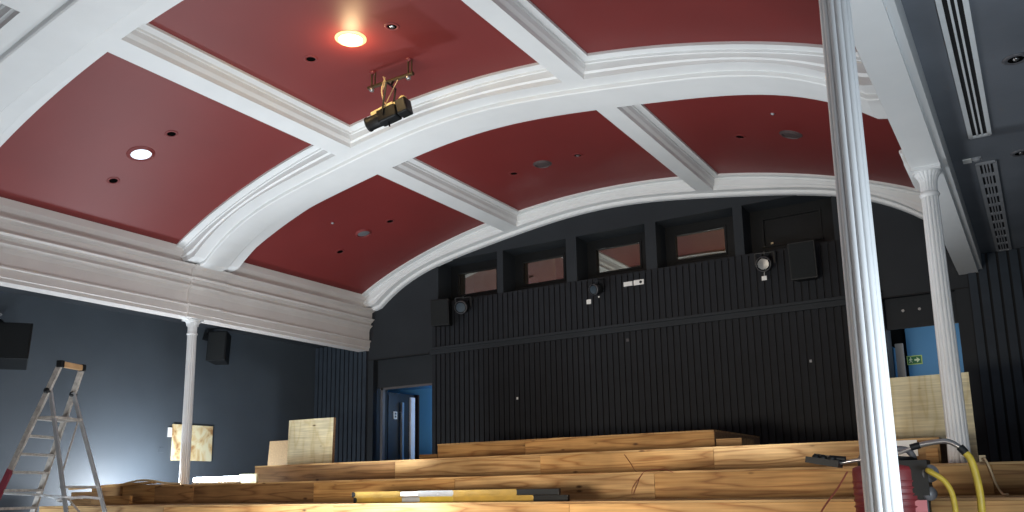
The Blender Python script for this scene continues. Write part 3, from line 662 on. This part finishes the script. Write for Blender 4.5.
b = MB(); b.lathe([(.072,0),(.078,.02),(.075,.15),(.082,.155),(.082,.175),(.068,.176)], PP(.10,0,0), 28, ax); b.build('lens_barrel', M['black'], sp)
b = MB(); b.lathe([(.0005,.172),(.04,.168),(.07,.160)], PP(.10,0,0), 28, ax); b.build('lens', M['lens'], sp)
b = MB(); b.lathe([(.058,.177),(.066,.180),(.072,.177),(.066,.174),(.058,.177)], PP(.10,0,0), 28, ax); b.build('lens_ring', M['steel'], sp)
b = MB(); b.bar(PP(-.13,0,.01), PP(-.26,0,.01), .15, .17, up=upv); b.build('lamp_house', M['black'], sp, bevel=.015)
b = MB(); b.lathe([(.045,0),(.048,.03),(.03,.05),(.0005,.055)], PP(-.2,0,.09), 20, upv); b.build('top_knob', M['gold'], sp)
b = MB(); b.bar(PP(.03,.095,.0), PP(-.02,.095,.0)+Vector((0,0,.34)), .022, .007, up=sd); b.bar(PP(.03,-.095,.0), PP(-.02,-.095,.0)+Vector((0,0,.34)), .022, .007, up=sd)
ytop = PP(-.02,0,0)+Vector((0,0,.34)); b.bar(ytop+sd*.1, ytop-sd*.1, .022, .008); b.cyl(ytop, (ytop.x, yb, za-.02), .012); b.build('yoke', M['black'], sp)
b = MB(); b.tube([(-5.78, yb-.02, za+.05), (-5.80, yb-.05, za-.10), PP(.03,0,.20), PP(.0,0,.12)], .008); b.tube([(-5.60, yb-.02, za-.03), (-5.68, yb-.03, za-.16), PP(.02,.0,.14)], .006); b.tube([(-5.80, yb-.03, za+.06), (-5.76, yb-.04, za-.02), (-5.80, yb-.04, za-.1)], .007); b.build('safety_cable', M['cream'], sp)
b = MB(); b.cyl(PP(.02,0,-.07), PP(.02,0,-.12), .008); b.lathe([(.0005,-.012),(.012,0),(.0005,.012)], PP(.02,0,-.125)); b.build('tilt_knob', M['black'], sp)

# ------------------------------------------------------------------ step ladder
u = Vector((-.335, .942, 0)); v = Vector((.942, .335, 0))
KL = .93; LT = Vector((-9.35*KL, 5.60*KL, 1.475*KL+E))           # centre of the hand bar
def LP(du, dv, dz): return LT + (u*du + v*dv + Vector((0,0,dz)))*KL
ld = thing('step_ladder', (LT.x, LT.y, 0), 'open aluminium step ladder at the left, with platform and tan hand bar', 'ladder')
HW = lambda dz: .175 + .085*(-dz)             # half width at depth below the top
FR = .375; RE = .33
ztop = -0.0; zbot = -LT.z/KL
for s in (-1, 1):
    b = MB(); b.bar(LP(s*HW(0), 0, 0), LP(s*HW(zbot), FR*zbot, zbot+.02), .028, .060, up=v); o = b.build('front_rail', M['metal_worn'], ld, bevel=.003)
    b = MB(); b.bar(LP(s*HW(zbot), FR*zbot, zbot+.05), LP(s*HW(zbot), FR*zbot, zbot), .05, .10, up=v); b.build('foot', M['black'], ld)
    if s == -1:
        b = MB(); b.bar(LP(s*(HW(-1.16)+.003), FR*-1.16, -1.16), LP(s*(HW(-1.85)+.003), FR*-1.85, -1.85), .030, .064, up=v); b.build('rail_sticker', M['red_tape'], ld)
    zh = -.32
    b = MB(); b.bar(LP(s*(HW(zh)-.02), FR*zh+.02, zh+.04), LP(s*HW(zbot)*1.0, FR*zh - RE*(zbot-zh), zbot+.02), .024, .040, up=v); b.build('rear_leg', M['metal'], ld, bevel=.002)
    b = MB(); b.bar(LP(s*HW(zbot), FR*zh - RE*(zbot-zh), zbot+.05), LP(s*HW(zbot), FR*zh - RE*(zbot-zh), zbot), .045, .07, up=v); b.build('foot', M['black'], ld)
    b = MB(); b.lathe([(.0005,-.03),(.03,-.028),(.03,.028),(.0005,.03)], LP(s*HW(zh), FR*zh+.01, zh+.02), 16, u); b.build('hinge', M['black'], ld)
b = MB(); b.bar(LP(-.185, 0, .0), LP(.185, 0, .0), .05, .06); b.build('hand_bar', M['tan'], ld, bevel=.008)
for s in (-1, 1):
    b = MB(); b.bar(LP(s*.15, 0, .0), LP(s*.20, 0, .0), .07, .075); b.build('end_cap', M['black'], ld, bevel=.008)
zp = -.60
b = MB(); b.bar(LP(-HW(zp), FR*zp+.10, zp), LP(HW(zp), FR*zp+.10, zp), .28, .03); b.build('platform', M['metal_worn'], ld, bevel=.003)
b = MB(); b.box(0,0,0,.001,.001,.001)
b = MB(); b.bar(LP(-.12, FR*zp+.08, zp+.02), LP(.10, FR*zp+.12, zp+.02), .18, .012); b.build('platform_pad', M['rope'], ld)
for i in range(1, 12):
    z = zp - .196*i
    if LT.z + z*KL < .1: break
    b = MB(); b.bar(LP(-HW(z), FR*z, z), LP(HW(z), FR*z, z), .085, .026); b.build('tread', M['metal_worn'], ld, bevel=.003)
rz = lambda z: FR*(-.32) - RE*(z+.32)
for z in (-1.36, -2.2):
    b = MB(); b.bar(LP(-HW(z), rz(z), z), LP(HW(z), rz(z), z), .02, .025); b.build('rear_cross_bar', M['metal'], ld)
b = MB(); b.bar(LP(HW(-.6)-.01, rz(-.6), -.6), LP(-HW(-1.28)+.01, rz(-1.28), -1.28), .02, .006, up=v); b.build('rear_brace', M['metal_worn'], ld)
b = MB(); b.bar(LP(-HW(-1.40)+.01, rz(-1.40), -1.40), LP(HW(-2.1)-.01, rz(-2.1), -2.1), .02, .006, up=v); b.build('rear_brace', M['metal_worn'], ld)
for s in (-1, 1):
    b = MB(); b.bar(LP(s*(HW(zp)-.03), FR*zp+.2, zp), LP(s*(HW(zp)-.03), rz(zp), zp), .02, .02); b.build('side_stay', M['metal'], ld)
rp = MB(); z0 = -1.42
rp.tube([LP(-HW(z0)*1.02, FR*z0-.05, z0+.02), LP(-.05, FR*z0-.01, z0-.0), LP(HW(z0)*.9, FR*z0+.08, z0-.02), LP(-HW(z0)*.5, rz(z0)-.10, z0-.08), LP(-HW(z0), rz(z0)-.03, z0-.08), LP(.0, rz(z0)+.02, z0-.05), LP(HW(z0)*1.02, rz(z0)+.03, z0-.07)], .014, 8)
rp.tube([LP(-.0, FR*z0, z0+.0), LP(HW(z0), FR*z0+.12, z0-.03), LP(-HW(z0), rz(z0)+.03, z0-.045), LP(-.0, rz(z0)+.03, z0-.06)], .011, 8)
tag(rp.build('rope', M['rope']), 'white rope looped around the legs of the step ladder', 'rope')

# ------------------------------------------------------------------ spirit levels on the tread
zt = E - .095
def lv(x0, x1, y, z0, segs, label):
    t = thing('spirit_level', ((x0+x1)/2, y, z0), label, 'spirit level', 'yellow spirit levels')
    for a, c, m, nm in segs:
        b = MB(); g = .004 if nm != 'end_cap' else 0
        b.box(a, y-.018+g*.6, z0+g, c, y+.018-g*.6, z0+.050-g); b.build(nm, M[m], t, bevel=.003)
        if nm == 'body':
            b = MB(); b.box(a, y-.026, z0, c, y+.026, z0+.009); b.box(a, y-.026, z0+.043, c, y+.026, z0+.051); b.build('flange', M[m], t)
    return t
lv(-5.60, -3.32, 6.22, zt, [(-5.60,-5.56,'black','end_cap'), (-5.56,-5.02,'yellow','body'), (-5.02,-4.82,'grille2','vial_window'), (-4.82,-4.45,'hose','body'), (-4.45,-3.64,'yellow','body'), (-3.64,-3.32,'black','end_cap')], 'longer lower yellow spirit level lying on the platform tread')
lv(-5.62, -3.40, 6.22, zt+.051, [(-5.62,-5.58,'black','end_cap'), (-5.58,-5.04,'yellow','body'), (-5.04,-4.84,'grille','vial_window'), (-4.84,-4.62,'grille2','body'), (-4.62,-4.45,'grille2','body'), (-4.45,-3.80,'yellow','body'), (-3.80,-3.40,'black','end_cap')], 'upper yellow spirit level stacked on the other one')

# cords on the risers
b = MB(); b.tube([(-3.62,7.988,E+.33),(-3.56,7.985,E+.25),(-3.50,7.985,E+.16),(-3.42,7.96,E+.15),(-3.3,7.9,E+.142)], .0025); tag(b.build('wire', M['orange']), 'thin dark wire hanging down the face of the platform just below the topmost one', 'wire'); b = MB(); b.tube([(-3.0,6.987,E+.12),(-3.10,6.985,E+.0),(-3.10,6.985,E-.09),(-2.95,6.7,E-.085)],.0025)
b.tube([(-3.10,6.985,E-.06),(-3.02,6.99,E+.10),(-2.95,6.987,E+.145),(-2.80,6.987,E+.15),(-2.72,6.987,E+.12)], .0025); tag(b.build('wire', M['orange']), 'thin reddish wire looped against the board behind the spirit levels, right of their black ends', 'wire')
b = MB(); b.tube([(-.40,7.1,E+.15),(-.385,6.99,E+.155),(-.36,6.975,E+.08),(-.335,6.98,E-.02),(-.30,6.9,E-.085),(-.25,6.4,E-.083)], .008); b.box(-.425,7.04,E+.135,-.385,7.10,E+.185); tag(b.build('cord', M['cream']), 'cream cord hanging over the platform edge right of the yellow hose', 'cord')

# ------------------------------------------------------------------ vacuum cleaner
vb = Vector((-.80, 5.45, E-.33))
vc = thing('vacuum_cleaner', vb, 'red and black vacuum cleaner with yellow hoses behind the big fluted column', 'vacuum cleaner')
b = MB(); b.lathe([(.0005,.06),(.17,.06),(.195,.09),(.20,.40),(.195,.42),(.16,.435)], vb, 36); b.build('tank', M['vac_red'], vc)
for i in range(7):
    b = MB(); z = .13+.035*i; b.lathe([(.199,z-.006),(.206,z),(.199,z+.006)], vb, 36); b.build('tank_rib', M['vac_red'], vc)
b = MB(); b.lathe([(.165,.425),(.165,.455),(.14,.475),(.06,.485),(.0005,.485)], vb, 36); b.bar(vb+Vector((.12,-.06,.26)), vb+Vector((.12,-.06,.455)), .20, .17); b.build('motor_head', M['black'], vc)
b = MB(); b.tube([vb+Vector((-.15,0,.42)), vb+Vector((-.12,0,.50)), vb+Vector((.10,0,.52)), vb+Vector((.15,0,.42))], .018); b.build('carry_handle', M['vac_grey'], vc)
b = MB(); b.bar(vb+Vector((.16,-.08,.10)), vb+Vector((.16,-.08,.40)), .10, .09); b.build('filter_housing', M['black'], vc, bevel=.015)
b = MB(); b.lathe([(.0005,.0),(.045,.002),(.05,.02),(.05,.06)], vb+Vector((.235,-.13,.38)), 24, (-.5,1,0)); b.lathe([(.0005,.0),(.035,.002),(.04,.02),(.04,.06)], vb+Vector((.225,-.13,.27)), 24, (-.5,1,0)); b.build('port', M['vac_grey'], vc)
b = MB(); b.box(vb.x+.125, vb.y-.138, vb.z+.17, vb.x+.20, vb.y-.133, vb.z+.235); b.build('sticker', M['pink_label'], vc)
for a in range(4):
    an = math.pi/4 + a*math.pi/2; p = vb + Vector((.16*math.cos(an), .16*math.sin(an), 0))
    b = MB(); b.cyl(p+Vector((-.015,0,.031)), p+Vector((.015,0,.031)), .03, n=16); b.bar(p+Vector((0,0,.03)), p+Vector((0,0,.08)), .03, .02); b.build('wheel', M['black'], vc)
# wand lying across the top, floor tool at its left end
wy = 5.28; zw = E+.145
b = MB(); b.tube([(-1.04,wy,E+0.118),(-0.905,wy,E+0.138),(-0.745,wy,E+0.158),(-0.605,wy,E+0.203)], .010); b.tube([(-0.625,wy,E+0.200),(-0.545,wy,E+0.216),(-0.465,wy,E+0.220),(-0.415,wy,E+0.193),(-0.390,wy,E+0.163)], .015); b.build('wand', M['steel'], vc)
b = MB(); b.tube([(-0.650,wy,E+0.193),(-0.625,wy,E+0.200),(-0.600,wy,E+0.205)], .019, samples=2); b.build('coupling', M['black'], vc)
b = MB(); b.cyl((-0.405,wy,E+0.188),(-0.380,wy,E+0.153), .021); b.build('hose_cuff', M['black'], vc)
b = MB(); b.tube([(-0.390,wy,E+0.163),(-0.360,wy,E+0.118),(-0.340,wy,E+0.008),(-0.335,wy,E-.12),(-0.355,wy+.03,E-.27),(-0.465,wy-.05,E-.305),(-0.645,5.12,E-.305)], .019, 12); b.build('hose', M['hose'], vc)
b = MB(); b.tube([vb+Vector((.24,-.15,.39)),(-0.565,5.22,E+0.063),(-0.495,5.22,E+0.008),(-0.460,5.22,E-.08),(-0.465,5.2,E-.22),(-0.545,5.15,E-.30)], .015, 12); b.build('hose', M['hose'], vc)
b = MB(); b.bar((-1.215,wy,E+.147),(-1.03,wy,E+.112), .10, .035, w2=.13, h2=.04); b.bar((-1.17,wy,E+.165),(-1.08,wy,E+.148), .05, .03)
for x in (-1.16,-1.12,-1.07): b.lathe([(.0005,-.02),(.018,-.016),(.02,0),(.018,.016),(.0005,.02)], (x, wy-.03, E+.160+(x+1.19)*-.12), 14, (0,1,0))
b.cyl((-1.09,wy,E+.150),(-1.0,wy,E+.140), .017); b.build('floor_tool', M['black'], vc)
b = MB(); b.tube([(-1.01,5.35,E+.07),(-1.06,5.3,E-.02),(-1.14,5.2,E-.15),(-1.2,5.1,E-.31)], .005); b.build('power_cord', M['orange'], vc)

# ------------------------------------------------------------------ light
def area(name, loc, target, size, power, color, sy=None, spread=None):
    l = bpy.data.lights.new(name, 'AREA'); l.energy = power; l.color = color; l.size = size
    if sy: l.shape = 'RECTANGLE'; l.size_y = sy
    if spread: l.spread = spread
    o = bpy.data.objects.new(name, l); col.objects.link(o); o.location = loc
    o.rotation_euler = (Vector(target)-Vector(loc)).to_track_quat('-Z', 'Y').to_euler(); return o
def point(name, loc, power, color, r=.05):
    l = bpy.data.lights.new(name, 'POINT'); l.energy = power; l.color = color; l.shadow_soft_size = r
    o = bpy.data.objects.new(name, l); col.objects.link(o); o.location = loc; return o
area('added_fill_floor', (-5.6, 5.35, 1.31), (-5.7, 5.9, 6.0), 2.2, 100, (.88, .95, 1), sy=.5)  # unseen uplight added to brighten the ceiling undersides
area('added_fill_front_floor', (-5.4, 2.2, .45), (-5.6, 3.2, 6.0), 2.0, 45, (.88, .95, 1))  # added low in front, out of frame, to lift the nearer vault
area('added_fill_left', (-10.7, 4.0, .4), (-9.9, 6.8, 5), .8, 95, (.82, .92, 1))  # added below the left cornice, unseen, to light its ledge undersides
area('added_fill_front', (-2.6, -1.2, 2.2), (-10, 7, 4.2), 1.2, 18, (1, .82, .66))  # warm fill added out of view for the left entablature faces
area('added_fill_tread', (-7.0, 7.45, E+.16), (-7.2, 8.7, 6.0), 1.8, 52, (.88, .95, 1), sy=.3, spread=2.3)  # added behind the platform edge, hidden, to brighten the rear vault
area('added_fill_tread', (-2.6, 7.45, E+.16), (-2.8, 8.7, 6.0), 1.4, 36, (.88, .95, 1), sy=.3, spread=2.3)  # second hidden uplight added for the right rear vault
area('added_fill_low', (-2.8, -.6, 1.25), (-4.6, 7.0, 1.15), 1.6, 105, (1, .88, .72), sy=.6, spread=1.3)  # added warm fill, out of frame, to brighten the platform risers
area('added_fill_aisle', (.9, 3.2, 1.2), (-.6, 5.0, 4.4), .7, 85, (.80, .91, 1))  # unseen lamp added to light the beam's outer face and the aisle ceiling
point('added_fill_wall', (-11.05, 8.15, E+.06), 225, (.86, .93, 1), .10)  # unseen point light added to make the bright patch on the left wall
point('warm_lamp', tuple(c2 + n2*.18), 14, (1, .74, .38), .08)
point('corridor_left_lamp', (-8.95, 13.1, 1.6+E), 26, (.75, .88, 1), .1)
point('corridor_right_lamp', (-.95, 12.62, 1.9+E), 9, (.8, .9, 1), .1)
point('booth_lamp', (-4.0, 13.2, 3.9+E), 1.2, (1, .72, .35), .04)
point('booth_lamp', (-8.0, 13.2, 3.7+E), .25, (1, .5, .3), .04)

w = bpy.data.worlds.new('world'); bpy.context.scene.world = w; w.use_nodes = True
w.node_tree.nodes['Background'].inputs[0].default_value = (.75, .82, .9, 1); w.node_tree.nodes['Background'].inputs[1].default_value = .15

# ------------------------------------------------------------------ camera
F, CX, CY, YAW, PIT, ROL = 857.23, 512.0, 324.448, -.5515, .1907, -.0178
f = Vector((math.sin(YAW)*math.cos(PIT), math.cos(YAW)*math.cos(PIT), math.sin(PIT)))
r = Vector((math.cos(YAW), -math.sin(YAW), 0)); up = r.cross(f)
r2 = r*math.cos(ROL) + up*math.sin(ROL); u2 = -r*math.sin(ROL) + up*math.cos(ROL)
cam = bpy.data.cameras.new('camera'); co = bpy.data.objects.new('camera', cam); col.objects.link(co)
mw = Matrix((r2, u2, -f)).transposed().to_4x4(); mw.translation = Vector((0, 0, E)); co.matrix_world = mw
cam.sensor_fit = 'HORIZONTAL'; cam.sensor_width = 36; cam.lens = F*36/1024; cam.shift_y = (CY-256)/1024; cam.clip_start = .05
bpy.context.scene.camera = co
vs = bpy.context.scene.view_settings; vs.view_transform = 'Standard'; vs.look = 'None'; vs.gamma = 1; vs.exposure = 0; vs.use_curve_mapping = False
